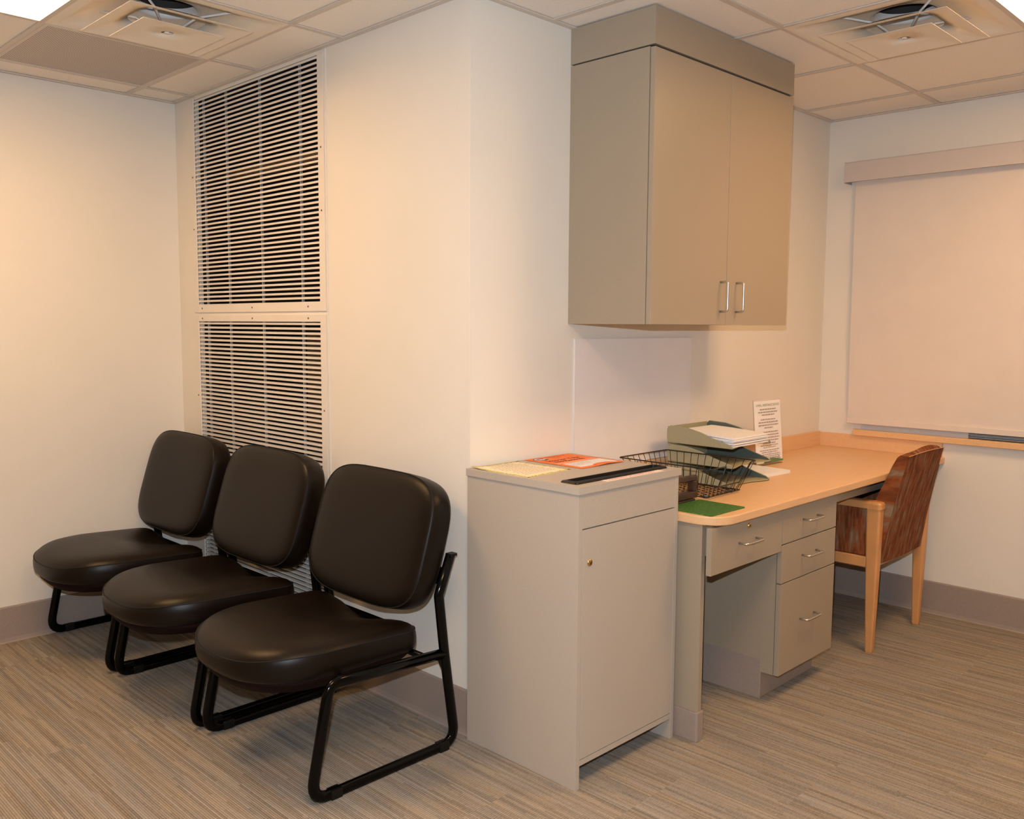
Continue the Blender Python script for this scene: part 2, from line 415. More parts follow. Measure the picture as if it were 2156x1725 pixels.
# return grille
x0, x1, y0, y1 = rect(ret_at[0]); cx, cy = (x0+x1)/2, (y0+y1)/2; h = G/2
t_ = thing('return_grille', 'grey perforated metal return air panel in the ceiling', 'air vent', (cx, cy, ZC))
mb = MB()
for a in ((-h+.008, h-.008, -h+.008, -h+.02), (-h+.008, h-.008, h-.02, h-.008), (-h+.008, -h+.02, -h+.02, h-.02), (h-.02, h-.008, -h+.02, h-.02)): mb.box(*a, -.001, .012)
mb.build('frame', 'tee', t_)
B(-h+.02, h-.02, -h+.02, h-.02, .002, .006).build('perforated_plate', 'perforated', t_)

# ------------------------------------------------------------------ louvered vent grilles on wall_middle
def grille(name, label, z0, z1, open_top=False):
    t_ = thing(name, label, 'vent grille', (XB, (V0+V1)/2, z0-.04)); S = sh(t_)
    f = .040; ft = .029; fb = .038
    mb = MB()
    mb.box(XB-.006, XB+.004, V0-f, V0, z0-fb, z1+(.004 if open_top else ft)).box(XB-.006, XB+.004, V1, V1+f, z0-fb, z1+(.004 if open_top else ft))
    mb.box(XB-.006, XB+.004, V0, V1, z0-fb, z0)
    if not open_top: mb.box(XB-.006, XB+.004, V0, V1, z1, z1+ft)
    mb.build('frame', 'vent_metal', t_, xf=S, bevel=.001)
    n = int(round((z1-z0)/.0195)); pitch = (z1-z0-.004)/n
    # angled blade: front edge low, rounded front nose
    a = math.radians(37); d = .0135
    dx, dz = math.cos(a)*d, math.sin(a)*d
    poly = [(0, 0), (.0015, -.0004), (.0018+dx, dz), (.0018+dx, dz+.0012), (.0018, .0074), (0, .0080)]
    blade = MB().prism(poly, -(V1-V0)/2+.001, (V1-V0)/2-.001, axis='y').mesh('slat', 'vent_metal')
    for k in range(n):
        link('slat', blade, t_, loc=(-.001, 0, z0+.004+(k+.35)*pitch-(z0-.04)))
    for y in (4.0, 3.79, 3.50, 3.19):
        B(XB+.0125, XB+.020, y-.0055, y+.0055, z0, z1).build('mullion_bar', 'bracket', t_, xf=S)
    sc_ = []
    for y in (3.12, 3.56, 4.02):
        sc_.append((y, z0-fb/2))
        if not open_top: sc_.append((y, z1+ft/2))
    for z in (z0+.35, z1-.35): sc_ += [(V0-f/2, z), (V1+f/2, z)]
    for y, z in sc_:
        MB().lathe([(.0005, .0025), (.003, .002), (.0042, 0)], (XB-.006, y, z), 10, (-1, 0, 0)).build('screw', 'beam', t_, xf=S)
grille('louver_grille', 'upper tall white louvered vent grille reaching the ceiling', VZ[1][0], VZ[1][1], True)
grille('louver_grille', 'lower white louvered vent grille behind the black chairs', VZ[0][0], VZ[0][1])

# ------------------------------------------------------------------ window, roller shade, sill on wall_right
win = struct(MB().box(XD+.03, XD+.08, W0, W0+.04, WZ0, WZ1).box(XD+.03, XD+.08, W1-.04, W1, WZ0, WZ1).box(XD+.03, XD+.08, W0+.04, W1-.04, WZ1-.04, WZ1).box(XD-.004, XD+.08, 1.43, W1, WZ0, WZ0+.045).box(XD+.03, XD+.08, .25, 1.43, WZ0, WZ0+.03).build('window_1', 'window_metal'))
B(XD+.05, XD+.056, W0+.04, W1-.04, WZ0+.04, WZ1-.04).build('pane', 'glass', win)
for k in range(3): B(XD-.002, XD+.022, W0, 1.43, WZ0+.003+k*.014, WZ0+.009+k*.014).build('track_slat', 'grey_strip', win)
struct(B(XD-.035, XD+.02, .18, 1.977, .846, .876).build('trim_7', 'maple', bevel=.003))
t_ = thing('roller_shade', 'beige roller window shade pulled down under a plain fascia', 'window shade', (XD, 1.1, .905)); S = sh(t_)
MB().prism([(XD-.085, 2.115), (XD-.085, 2.208), (XD-.080, 2.213), (XD, 2.213), (XD, 2.207), (XD-.079, 2.207), (XD-.079, 2.115)], .12, 2.045, axis='y').build('fascia', 'valance', t_, xf=S)
B(XD-.086, XD, 2.045, 2.049, 2.112, 2.214).build('end_cap', 'valance', t_, xf=S)
B(XD-.086, XD, .116, .12, 2.112, 2.214).build('end_cap', 'valance', t_, xf=S)
MB().tube([(XD-.04, .14, 2.165), (XD-.04, 2.03, 2.165)], .027, n=20).build('roller_tube', 'shade', t_, xf=S)
# fabric with slight waviness at the hem side
rg = []
for k in range(25):
    z = 2.19 - (2.19-.93)*k/24; w_ = .006*math.sin(k*.5)*(k/24)
    e = 2.012 + .006*(k/24)**2*0 - .004*(k/24)
    rg.append([Vector((XD-.030+.0*w_, .16, z)), Vector((XD-.030+.010*(k/24)**6, e, z)), Vector((XD-.0288+.010*(k/24)**6, e, z)), Vector((XD-.0288, .16, z))])
MB().rings(rg, sm=False).build('fabric', 'shade', t_, xf=S)
MB().prism([(XD-.033, .905), (XD-.033, .935), (XD-.022, .935), (XD-.022, .905)], .155, 2.010, axis='y').build('hem_bar', 'shade', t_, xf=S, bevel=.003)

# ------------------------------------------------------------------ wall cabinet
CX0, CX1, CY = 2.483, 3.4225, 1.807
t_ = thing('wall_cabinet', 'taupe two-door wall cabinet hung up against the ceiling', 'cabinet', ((CX0+CX1)/2, YC, 1.402)); S = sh(t_)
mb = MB().box(CX0, CX0+.018, CY+.021, YC, 1.402, 2.312).box(CX1-.018, CX1, CY+.021, YC, 1.402, 2.312).box(CX0+.018, CX1-.018, CY+.021, YC, 1.405, 1.423).box(CX0+.018, CX1-.018, CY+.021, YC, 2.294, 2.312).box(CX0+.018, CX1-.018, YC-.01, YC, 1.423, 2.294)
mb.build('carcass', 'laminate_cab', t_, xf=S, bevel=.0008)
MB().box(CX0, CX1, CY, YC, 2.317, ZC-.001).build('top_filler', 'laminate_cab', t_, xf=S, bevel=.0008)
B(CX0+.01, CX1-.01, CY+.012, YC-.02, 2.311, 2.3175).build('shadow_gap', 'gap', t_, xf=S)
def wire_pull(parent, S, p, axis, length, proud=.032, name='handle'):
    p = Vector(p); a = Vector(axis)*length/2; n = Vector((0, -1, 0))*proud
    pts = fillet([p-a, p-a+n, p+a+n, p+a], .010)
    return MB().tube(pts, .0042, n=8).build(name, 'steel', parent, xf=S)
xs = 2.957
for (a, c, hx) in ((CX0+.002, xs-.0012, 2.917), (xs+.0012, CX1-.002, 3.027)):
    d = B(a, c, CY, CY+.0185, 1.402, 2.309).build('door', 'laminate_cab', t_, xf=S, bevel=.001)
    wire_pull(d, S, (hx, CY, 1.505), (0, 0, 1), .108)

# ------------------------------------------------------------------ white board on wall_back
t_ = thing('white_board', 'blank white panel mounted low under the wall cabinet', 'board', (2.9, YC, .86)); S = sh(t_)
B(2.520, 3.278, YC-.007, YC, .852, 1.346).build('panel', 'board', t_, xf=S)
mb = MB().box(2.5175, 2.520, YC-.0075, YC, .852, 1.348).box(3.278, 3.2805, YC-.0075, YC, .852, 1.348).box(2.520, 3.278, YC-.0075, YC, 1.346, 1.348)
mb.build('edge_trim', 'edge_white', t_, xf=S)

# ------------------------------------------------------------------ built-in counter and its units
CT, CB, CF, CL = .775, .745, 1.53, 2.50
t_ = thing('counter', 'light maple laminate counter along the back wall with backsplash', 'counter', (3.5, 1.85, CB)); S = sh(t_)
r = .10; poly = [(CL+r*(1-math.cos(a)), CF+r*(1-math.sin(a))) for a in [PI/2*k/8 for k in range(9)]]
poly = poly[::1] + [(XD, CF), (XD, YC), (CL, YC)]
MB().prism(poly, CB, CT).build('worktop', 'maple', t_, xf=S, bevel=.004)
B(CL+.3*0, XD-.018, YC-.018, YC, CT, .850).build('backsplash', 'maple', t_, xf=S, bevel=.001)
B(XD-.018, XD, CF+.012, YC, CT, .845).build('side_splash', 'maple', t_, xf=S, bevel=.001)
B(3.42, XD, 1.60, 1.618, .685, CB).build('apron', 'laminate_cab', t_, xf=S)
# left end panel with rubber base
t_ = thing('end_panel', 'narrow taupe counter end panel beside the grey bin', 'panel', (2.528, 1.88, 0)); S = sh(t_)
B(2.517, 2.537, 1.603, YC-.014, 0, CB).build('panel_board', 'laminate_cab', t_, xf=S)
bp = rrect(.021, .29, .006, 2, 2.527, 1.888)
MB().prism(bp, 0, .102).build('rubber_base', 'baseboard', t_, xf=S, bevel=.002)
def lock(parent, S, p, r=.009):
    p = Vector(p)
    a = MB().lathe([(.0005, .004), (r*.55, .004), (r*.6, .0025), (r*.8, .0045), (r, .003), (r*1.05, 0)], p, 20, (0, -1, 0)).build('lock', 'brass', parent, xf=S)
    B(p.x-.0009, p.x+.0009, p.y-.0046, p.y-.0038, p.z-.0035, p.z+.0035).build('keyhole', 'gap', a, xf=None)
    a.children[0].data.transform(S)
DF = 1.56
t_ = thing('pencil_drawer', 'shallow taupe drawer with brass lock above the kneehole', 'drawer', (2.76, DF, .588)); S = sh(t_)
B(2.505, 2.978, DF, DF+.019, .580, .738).build('drawer_front', 'laminate_cab', t_, xf=S, bevel=.001)
B(2.56, 2.95, DF+.019, 2.05, .63, .735).build('drawer_box', 'laminate_cab', t_, xf=S)
wire_pull(t_, S, (2.735, DF, .663), (1, 0, 0), .112)
lock(t_, S, (2.742, DF, .714))
t_ = thing('drawer_unit', 'three-drawer taupe base cabinet under the counter', 'cabinet', (3.2, 1.85, 0)); S = sh(t_)
B(2.985, 3.415, DF+.022, YC-.014, .105, CB-.002).build('carcass', 'laminate_cab', t_, xf=S)
B(2.990, 3.410, 1.635, YC-.014, 0, .105).build('plinth', 'baseboard', t_, xf=S, bevel=.003)
B(2.984, 2.9898, 1.632, YC-.014, 0, .155).build('side_base', 'baseboard', t_, xf=S, bevel=.002)
for z0, z1, zh in ((.6045, .739, .688), (.457, .6005, .551), (.107, .453, .304)):
    d = B(2.983, 3.417, DF, DF+.019, z0, z1).build('drawer', 'laminate_cab', t_, xf=S, bevel=.001)
    wire_pull(d, S, (3.195, DF, zh-.012), (1, 0, 0), .112)

# ------------------------------------------------------------------ locked paper bin
BX0, BX1, BY0, BY1 = 1.9704, 2.4915, 1.6726, 2.160
t_ = thing('paper_bin', 'freestanding grey laminate confidential paper bin with a black slot', 'bin', ((BX0+BX1)/2, (BY0+BY1)/2, 0)); S = sh(t_)
e = .006
mb = MB()
SX0, SX1, SY0, SY1 = 2.012, 2.452, 1.722, 1.760
mb.box(BX0, BX1, BY0, SY0, .905, .9275).box(BX0, BX1, SY1, BY1, .905, .9275).box(BX0, SX0, SY0, SY1, .905, .9275).box(SX1, BX1, SY0, SY1, .905, .9275)
mb.build('top_panel', 'laminate', t_, xf=S)
for a in (BX0+e, BX1-e-.018):
    B(a, a+.018, BY0+e, BY1, 0, .9045).build('side_panel', 'laminate', t_, xf=S, bevel=.0008)
B(BX0+e+.018, BX1-e-.018, BY1-.012, BY1, .05, .9045).build('back_panel', 'laminate', t_, xf=S)
B(BX0+e+.018, BX1-e-.018, BY0+e+.001, BY0+e+.019, .800, .9045).build('front_panel', 'laminate', t_, xf=S)
B(BX0+e+.018, BX1-e-.018, BY0+e+.001, BY1-.012, .072, .090).build('bottom_panel', 'laminate', t_, xf=S)
d = B(BX0+e+.0195, BX1-e-.0195, BY0+e, BY0+e+.018, .0925, .796).build('door', 'laminate', t_, xf=S, bevel=.0006)
lock(d, S, (2.029, BY0+e, .694), .0105)
# slot trim: raised bevelled ring
def ring(hx, hy, z, r=.008): return [Vector((a, bq, z)) for a, bq in rrect(hx, hy, r, 3, (SX0+SX1)/2, (SY0+SY1)/2)]
HX, HY = (SX1-SX0)/2, (SY1-SY0)/2
MB().rings([ring(HX+.013, HY+.015, .9275), ring(HX+.010, HY+.012, .933), ring(HX, HY, .935), ring(HX-.002, HY-.002, .925), ring(HX-.002, HY-.004, .86)], cap0=False, cap1=False, sm=False).build('slot_trim', 'black_plastic', t_, xf=S)
B(SX0-.005, SX1+.005, SY0-.01, SY1+.01, .83, .85).build('slot_chute', 'gap', t_, xf=S)
st_ = B(2.112, 2.405, 1.6815, 1.7055, .9276, .9282).build('slot_sticker', 'slot_sticker', t_, xf=S)
items = []
for k, wd in enumerate(('CONFIDENTIAL', 'PAPER', 'ONLY')):
    pass
me = text_mesh('CONFIDENTIAL PAPER ONLY', .019); items.append((me, Matrix.Translation((2.122, 1.687, .9285))))
link('sticker_text', join_meshes(items, 'sticker_text', 'ink_red'), st_).data.transform(S)

# papers on the bin
def wavy_sheet(corners, z, curl=None, nx=14, ny=10, th=.0006):
    a, bq, c, d = [Vector((*q, 0)) for q in corners]   # a-b along x, a-d along y
    top = []; 
    for j in range(ny+1):
        for i in range(nx+1):
            u_, v_ = i/nx, j/ny
            p = a*(1-u_)*(1-v_) + bq*u_*(1-v_) + c*u_*v_ + d*(1-u_)*v_
            hh = curl(u_, v_) if curl else 0
            top.append((p.x, p.y, z+th+hh))
    n = len(top); vs = top + [(x, y, zz-th) for x, y, zz in top]; fs = []
    W_ = nx+1
    for j in range(ny):
        for i in range(nx):
            q = j*W_+i; fs.append((q, q+1, q+W_+1, q+W_)); fs.append((n+q, n+q+W_, n+q+W_+1, n+q+1))
    edge = [i for i in range(nx)] + [nx+j*W_ for j in range(ny)] + [ny*W_+nx-i for i in range(nx)] + [(ny-j)*W_ for j in range(ny)]
    for k in range(len(edge)):
        p, q = edge[k], edge[(k+1) % len(edge)]; fs.append((p, n+p, n+q, q))
    return MB().add(vs, fs)
ZT = .9277
t_ = thing('notice_sheet', 'cream notice with a green leafy border lying on the grey bin', 'paper', (2.09, 2.03, ZT)); S = sh(t_)
cc = [(1.985, 1.888), (2.203, 1.905), (2.203, 2.150), (1.985, 2.150)]
curlc = lambda u_, v_: .006*max(0, 1-u_*2.2)**2*max(0, (v_-.55)/.45)**2*1.0
wavy_sheet(cc, ZT, curlc).build('sheet', 'cream_paper', t_, xf=S)
mb = MB()
def bil(u_, v_):
    a, bq, c, d = [Vector(q) for q in cc]; p = a*(1-u_)*(1-v_)+bq*u_*(1-v_)+c*u_*v_+d*(1-u_)*v_
    return Vector((p.x, p.y, ZT+.0011+curlc(u_, v_)))
def quad(mb, u0, u1, v0, v1):
    mb.add([bil(u0, v0), bil(u1, v0), bil(u1, v1), bil(u0, v1)], [(0, 1, 2, 3)])
rs = random.Random(3)
for k in range(26):
    for side in range(4):
        q = (k+.1)/26; w_ = .018+.035*rs.random()
        if side == 0: quad(mb, q, q+.038, .004, .012+w_)
        elif side == 1: quad(mb, q, q+.038, .988-w_, .996)
        elif side == 2: quad(mb, .004, .012+w_, q, q+.038)
        else: quad(mb, .988-w_, .996, q, q+.038)
mb.build('printed_border', 'border_olive', t_, xf=S)
mb = MB()
for k in range(11):
    v_ = .86-.068*k; u_ = .16 + .10*rs.random()*(k % 3 == 0)
    while u_ < .84 - .1*(k % 4 == 0):
        l = .03+.05*rs.random(); quad(mb, u_, min(u_+l, .86), v_, v_+.012); u_ += l+.018
mb.build('printed_lines', 'ink_grey', t_, xf=S)

t_ = thing('orange_poster', 'orange notice with an oval logo lying on the grey bin', 'paper', (2.35, 2.03, ZT)); S = sh(t_)
OX0, OX1, OY0, OY1 = 2.238, 2.466, 1.890, 2.152
wavy_sheet([(OX0, OY0), (OX1, OY0), (OX1, OY1), (OX0, OY1)], ZT+.0009, lambda u_, v_: .004*max(0, 1-v_*6)*max(0, 1-abs(u_-.62)*3)).build('sheet', 'orange_paper', t_, xf=S)
ZO = ZT+.0019
def ell(cx, cy, a, bq, z, n=28): return [(cx+a*math.cos(2*PI*k/n), cy+bq*math.sin(2*PI*k/n), z) for k in range(n)]
lg = MB().add(ell(2.283, 2.116, .031, .023, ZO), [tuple(range(28))]).build('logo', 'ink', t_, xf=S)
mb = MB().add(ell(2.277, 2.116, .022, .0175, ZO+.0003), [tuple(range(28))])
mb.add(ell(2.303, 2.113, .008, .009, ZO+.0003, 20), [tuple(range(20))])
mb.build('logo_white', 'edge_white', lg, xf=S)
mb = MB()
mb.add(ell(2.272, 2.117, .008, .005, ZO+.0005, 16), [tuple(range(16))]).add(ell(2.289, 2.118, .003, .009, ZO+.0005, 16), [tuple(range(16))])
mb.build('logo_mark', 'ink', lg, xf=S)
its = [(text_mesh('Stop for Your', .030), Matrix.Translation((2.262, 2.058, ZO))), (text_mesh('No Records', .030), Matrix.Translation((2.272, 2.028, ZO))),
       (text_mesh('please place in this', .014), Matrix.Translation((2.325, 2.132, ZO))), (text_mesh('bin only', .014), Matrix.Translation((2.345, 2.114, ZO)))]
link('lettering', join_meshes(its, 'lettering', 'ink'), t_).data.transform(S)
B(2.250, 2.452, 2.002, 2.018, ZO-.0003, ZO).build('pale_band', 'orange_pale', t_, xf=S)
wl = B(2.262, 2.456, 1.912, 1.995, ZO-.0003, ZO+.0001).build('white_label', 'paper', t_, xf=S)
its = [(text_mesh(s_, .010), Matrix.Translation((2.272, 1.978-.013*k, ZO+.0004))) for k, s_ in enumerate(('paper only - no plastic, no', 'metal - please do not put', 'food or trash in this bin', 'thank you'))]
link('label_text', join_meshes(its, 'label_text', 'ink_grey'), wl).data.transform(S)

# ------------------------------------------------------------------ black chairs
def cushion(outline, t, crown, zfun=None, groove=True):
    cx = sum(p[0] for p in outline)/len(outline); cy = sum(p[1] for p in outline)/len(outline)
    def rg(s_, z, ztop=False):
        out = []
        for (x, y) in outline:
            px, py = cx+(x-cx)*s_, cy+(y-cy)*s_
            zz = z + (zfun(px, py, s_) if (ztop and zfun) else 0)
            out.append(Vector((px, py, zz)))
        return out
    R_ = [rg(.90, 0), rg(.965, .001), rg(.99, .008), rg(1.0, .022), rg(1.002, t*.6), rg(.994, t-.004, True), rg(.985, t, True)]
    seam = rg(.991, t-.0012, True)
    for s_, hfrac in ((.965, .22), (.94, .42), (.90, .62), (.84, .78), (.74, .89), (.60, .95), (.42, .985), (.24, 1.0), (.08, 1.0)):
        R_.append(rg(s_, t+crown*hfrac, True))
    return MB().rings(R_), MB().tube(seam, .0019, closed=True, n=6)
def soutline(a, bq, n=3.4, k=56):
    out = []
    for i in range(k):
        th = 2*PI*i/k; c, s_ = math.cos(th), math.sin(th)
        out.append((a*math.copysign(abs(c)**(2/n), c), bq*math.copysign(abs(s_)**(2/n), s_)))
    return out
def seat_outline():
    # x: front (-) .. back (+), y width; front half a superellipse, rear squared with small radii
    out = []; hw = .290
    for k in range(27):
        th = PI/2 + PI*k/26; c_, s_ = math.cos(th), math.sin(th); n = 2.55
        out.append((-.302*abs(c_)**(2/n), hw*math.copysign(abs(s_)**(2/n), s_)))
    for k in range(7):
        a = -PI/2+PI/2*k/6; out.append((.280-.055+.055*math.cos(a), -hw+.052+.055*math.sin(a)))
    for q in (-.6, -.3, 0, .3, .6): out.append((.284, hw*q))
    for k in range(7):
        a = PI/2*k/6; out.append((.280-.055+.055*math.cos(a), hw-.052+.055*math.sin(a)))
    return out
CY0 = 2.485; PITCH = .713; HW = .325
def make_chair():
    t_ = thing('sled_base_chair', '', 'chair', (1.62, CY0, 0))
    S = sh(t_)
    dish = lambda x, y, s_: -.050*math.exp(-(y/.15)**2)*min(1, max(0, (x+.02)/.26))**1.3 - .012*max(0, (-x-.14)/.13)**2 - .010*min(1, max(0, (x+.05)/.25))
    MX = Matrix.Translation((-.088, 0, .350)); cu, sm_ = cushion(seat_outline(), .080, .030, dish)
    se = cu.build('seat', 'vinyl', t_, xf=MX); sm_.build('seam', 'seam', se, xf=MX)
    so_ = seat_outline(); mx = sum(p[0] for p in so_)/len(so_)
    def pan(s_, z): return [Vector((mx+(x-mx)*s_-.088, y*s_, z)) for x, y in so_]
    MB().rings([pan(.80, .306), pan(.86, .312), pan(.93, .335), pan(.95, .352)]).build('seat_pan', 'pan', t_)
    tilt = math.radians(17)
    bk, bs = cushion(soutline(.316, .227, 4.0), .086, .018)
    # local cushion: x->y(world), y->up, z->front(-x)
    R_ = Matrix(((0, 0, -1, 0), (1, 0, 0, 0), (0, 1, 0, 0), (0, 0, 0, 1)))
    BM = Matrix.Translation((.272, 0, .660)) @ Matrix.Rotation(tilt, 4, 'Y') @ R_
    bo = bk.build('backrest', 'vinyl', t_, xf=BM); bs.build('seam', 'seam', bo, xf=BM)
    for sgn in (-1, 1):
        y = sgn*HW
        P = [(1.903, y, .652), (1.852, y, .526), (1.876, y, .325), (1.922, y, .014), (1.362, y, .014), (1.432, y, .350), (1.876, y, .327)]
        P = [(a-1.62, bq, c) for a, bq, c in P]
        pts = fillet(P, [0, .03, 0, .055, .055, .045, 0], 7)
        fm = MB().tube(pts, .0182, n=12, ry=.0135, up=Vector((1, 0, 0)))
        fm.prism([(.256, .318), (.262, .240), (.225, .318)], y-.003, y+.003, axis='y')
        fr_ = fm.build('side_frame', 'black_metal', t_)
        B(.272, .300, y-.013, y+.013, .648, .656).build('tube_cap', 'black_plastic', fr_, xf=Matrix.Translation((0, 0, 0)))
        for gx in (-.175, .245):
            B(gx-.02, gx+.02, y-.0155, y+.0155, 0, .030).build('glide', 'black_plastic', fr_, bevel=.003)
        B(.222, .262, y-sgn*.030-.014, y-sgn*.030+.014, .56, .61).build('back_bracket', 'black_metal', t_)
    for x, z in ((-.12, .338), (.18, .331)):
        MB().tube([(x, -HW, z), (x, HW, z)], .011, n=10).build('cross_tube', 'black_metal', t_)
    return t_
ch = make_chair()
clabels = ['black vinyl sled-base chair nearest the grey bin', 'middle one of the three black vinyl sled-base chairs', 'black vinyl sled-base chair in the corner farthest from the bin']
def dup(o, parent=None):
    c = o.copy(); C.objects.link(c)
    if parent: c.parent = parent
    for k in list(o.children): dup(k, c)
    return c
ch['label'] = clabels[0]; ch['group'] = 'black chairs along the vent wall'
for k in (1, 2):
    c2 = dup(ch); c2.location = (1.62-.0125*k, CY0+PITCH*k, 0); c2['label'] = clabels[k]

# ------------------------------------------------------------------ wooden armchair at the counter
t_ = thing('armchair', 'maple armchair with striped rust upholstery tucked under the counter', 'chair', (4.0, 1.78, 0))
S = sh(t_)
LX, RX, RY, FY = 3.764, 4.284, 1.548, 2.04
def leg(x, y, top, flare=0):
    rg = []
    for z, hx, hy, r in ((0, .0125, .013, .005), (.006, .0145, .015, .006), (.20, .0185, .021, .007), (.38, .0215, .0255, .008), (.50, .0225, .028, .008), (top, .0235, .030, .008)):
        rg.append([Vector((a, bq, z)) for a, bq in rrect(hx, hy, r, 3, x+flare*z, y)])
    return MB().rings(rg, sm=False)
for x in (LX, RX):
    leg(x, RY, .628).build('rear_leg', 'chair_wood', t_, xf=S)
    leg(x, FY, .628).build('front_leg', 'chair_wood', t_, xf=S)
    # armrest with rounded ends, slightly domed
    MB().rings([[Vector((a, bq, z)) for a, bq in rrect(.028+q, (FY-RY)/2+.034+q, .014, 4, x, (RY+FY)/2)] for z, q in ((.629, 0), (.650, 0), (.657, -.003), (.660, -.010))], sm=False).build('armrest', 'chair_wood', t_, xf=S)
    B(x-.018, x+.018, RY+.024, FY-.024, .372, .418).build('side_rail', 'chair_wood', t_, xf=S, bevel=.003)
    B(x-.012, x+.012, RY+.026, FY-.026, .421, .628).build('side_panel', 'upholstery_side', t_, xf=S, bevel=.004)
B(LX+.025, RX-.025, RY-.006, RY+.016, .372, .405).build('rear_rail', 'chair_wood', t_, xf=S)
B(LX+.025, RX-.025, FY-.016, FY+.006, .372, .418).build('front_rail', 'chair_wood', t_, xf=S)
B(LX+.02, RX-.02, RY+.05, FY+.02, .415, .485).build('seat', 'upholstery', t_, xf=S, bevel=.02)
# backrest: outer shell sloping back with wedge section, arched top
def back_ring(z):
    f_ = (z-.39)/(.88-.39); yb = 1.518 - .080*f_ - .018*f_*f_
    hw = .232 - .034*f_ - .028*max(0, f_-.86)/.14*0
    th = .092 - .022*min(1, max(0, (f_-.52)/.2)) - .030*max(0, (f_-.72)/.28)**1.5
    n = 9; out = []
    for k in range(n):                       # rear face: left -> right, slightly bowed
        q = -1+2*k/(n-1); out.append(Vector((4.010-.008*f_+q*hw, yb + .010*q*q, z)))
    for k in range(n):
        q = 1-2*k/(n-1); out.append(Vector((4.010-.008*f_+q*(hw-.004), yb+th+.006*q*q, z)))
    return out
def arch(rg, amt):
    return [Vector((p.x, p.y, p.z - amt*((p.x-4.010)/.21)**2)) for p in rg]
zs = [.388, .395, .45, .52, .60, .68, .75, .81, .85]
rg = [back_ring(z) for z in zs]
rg += [arch(back_ring(.868), .010), arch([Vector((p.x*.995+4.010*.005, p.y+(.012 if i < 9 else -.010), p.z)) for i, p in enumerate(back_ring(.880))], .026), arch([Vector((p.x*.985+4.010*.015, p.y+(.022 if i < 9 else -.016), p.z)) for i, p in enumerate(back_ring(.887))], .032)]
MB().rings(rg, sm=False).build('backrest', 'upholstery', t_, xf=S)
r_ = arch(back_ring(.868), .010)[:9]
MB().tube([p+Vector((0, -.001, .001)) for p in r_], .0016, n=6).build('piping', 'chair_wood', t_, xf=S)

# ------------------------------------------------------------------ things on the counter
# green desk pad
t_ = tag(MB().prism(rrect(.108, .094, .010, 3), 0, .003).build('desk_pad', 'green_mat', loc=(2.628, 1.665, CT)), 'dark green mat lying on the counter corner by the bin', 'mat')
# wire basket
t_ = thing('wire_basket', 'black wire basket with flared rim on the counter', 'basket', (2.87, 1.91, CT)); S = sh(t_)
BB = (2.752, 2.983, 1.738, 2.06); BR = (2.690, 3.000, 1.684, 2.088); ZB, ZR = CT+.009, CT+.124
def lerp(a, c, q): return a+(c-a)*q
rr_ = .0019
rim = fillet([(BR[0], BR[2]+.0, ZR), (BR[1], BR[2], ZR), (BR[1], BR[3], ZR), (BR[0], BR[3], ZR)], .012, 4, True)
# rim is open over the low front cut-out
cx0, cx1, zc = 2.800, 2.945, CT+.045
fcut = lambda z: lerp(BB[2], BR[2], (z-ZB)/(ZR-ZB))
path = [(cx0-.012, BR[2], ZR), (BR[0], BR[2], ZR), (BR[0], BR[3], ZR), (BR[1], BR[3], ZR), (BR[1], BR[2], ZR), (cx1+.012, BR[2], ZR), (cx1, fcut(zc), zc), (cx0, fcut(zc), zc), (cx0-.012, BR[2], ZR)]
MB().tube(fillet(path, [0, .012, .012, .012, .012, .01, .01, .01, 0], 4), .0024, n=6).build('rim', 'wire', t_, xf=S)
MB().tube(fillet([(BB[0], BB[2], ZB), (BB[1], BB[2], ZB), (BB[1], BB[3], ZB), (BB[0], BB[3], ZB)], .012, 3, True), rr_, closed=True, n=6).build('base_ring', 'wire', t_, xf=S)
def upright(bx, by, tx, ty, zt=ZR): MB().tube([(bx, by, ZB), (tx, ty, zt)], .0013, n=5).build('wire_upright', 'wire', t_, xf=S)
n = 9
for k in range(n):
    q = (k+.5)/n; bx = lerp(BB[0], BB[1], q); tx = lerp(BR[0], BR[1], q)
    upright(bx, BB[3], tx, BR[3])
    if cx0-.015 < bx < cx1+.015: upright(bx, BB[2], lerp(bx, tx, .35), fcut(zc), zc)
    else: upright(bx, BB[2], tx, BR[2])
n = 12
for k in range(n):
    q = (k+.5)/n; by = lerp(BB[2], BB[3], q); ty = lerp(BR[2], BR[3], q)
    upright(BB[0], by, BR[0], ty); upright(BB[1], by, BR[1], ty)
mb = MB()
ny, nx = 13, 8
for j in range(ny):          # expanded-metal floor: zigzag strands
    y = lerp(BB[2], BB[3], (j+.5)/ny); dy = (BB[3]-BB[2])/ny/2*.95
    pts = [(lerp(BB[0], BB[1], i/(nx*2)), y+(dy if (i+j) % 2 else -dy), ZB) for i in range(nx*2+1)]
    mb.tube(pts, .0013, n=4)
tag(mb.build('mesh_floor', 'wire', t_, xf=S), kind='stuff')
for x, y in ((2.79, 1.765), (2.95, 1.765), (2.79, 2.04), (2.95, 2.04)):
    MB().lathe([(.0005, 0), (.012, 0), (.013, .003), (.011, .008), (.0005, .0085)], (x, y, CT), 14).build('rubber_foot', 'grey_strip', t_, xf=S)
# brown holder standing behind the bin
t_ = thing('card_holder', 'dark brown plastic holder standing between the bin and basket', 'holder', (2.66, 1.80, CT)); S = sh(t_)
mb = MB().box(2.550, 2.738, 1.766, 1.794, CT+.008, CT+.034).box(2.550, 2.738, 1.768, 1.790, CT+.072, CT+.090).box(2.710, 2.738, 1.766, 1.794, CT+.034, CT+.072).box(2.550, 2.567, 1.766, 1.794, CT+.034, CT+.072)
mb.build('frame', 'brown_plastic', t_, xf=S, bevel=.004)
B(2.550, 2.716, 1.762, 1.808, CT, CT+.008).build('base', 'brown_plastic', t_, xf=S, bevel=.002)
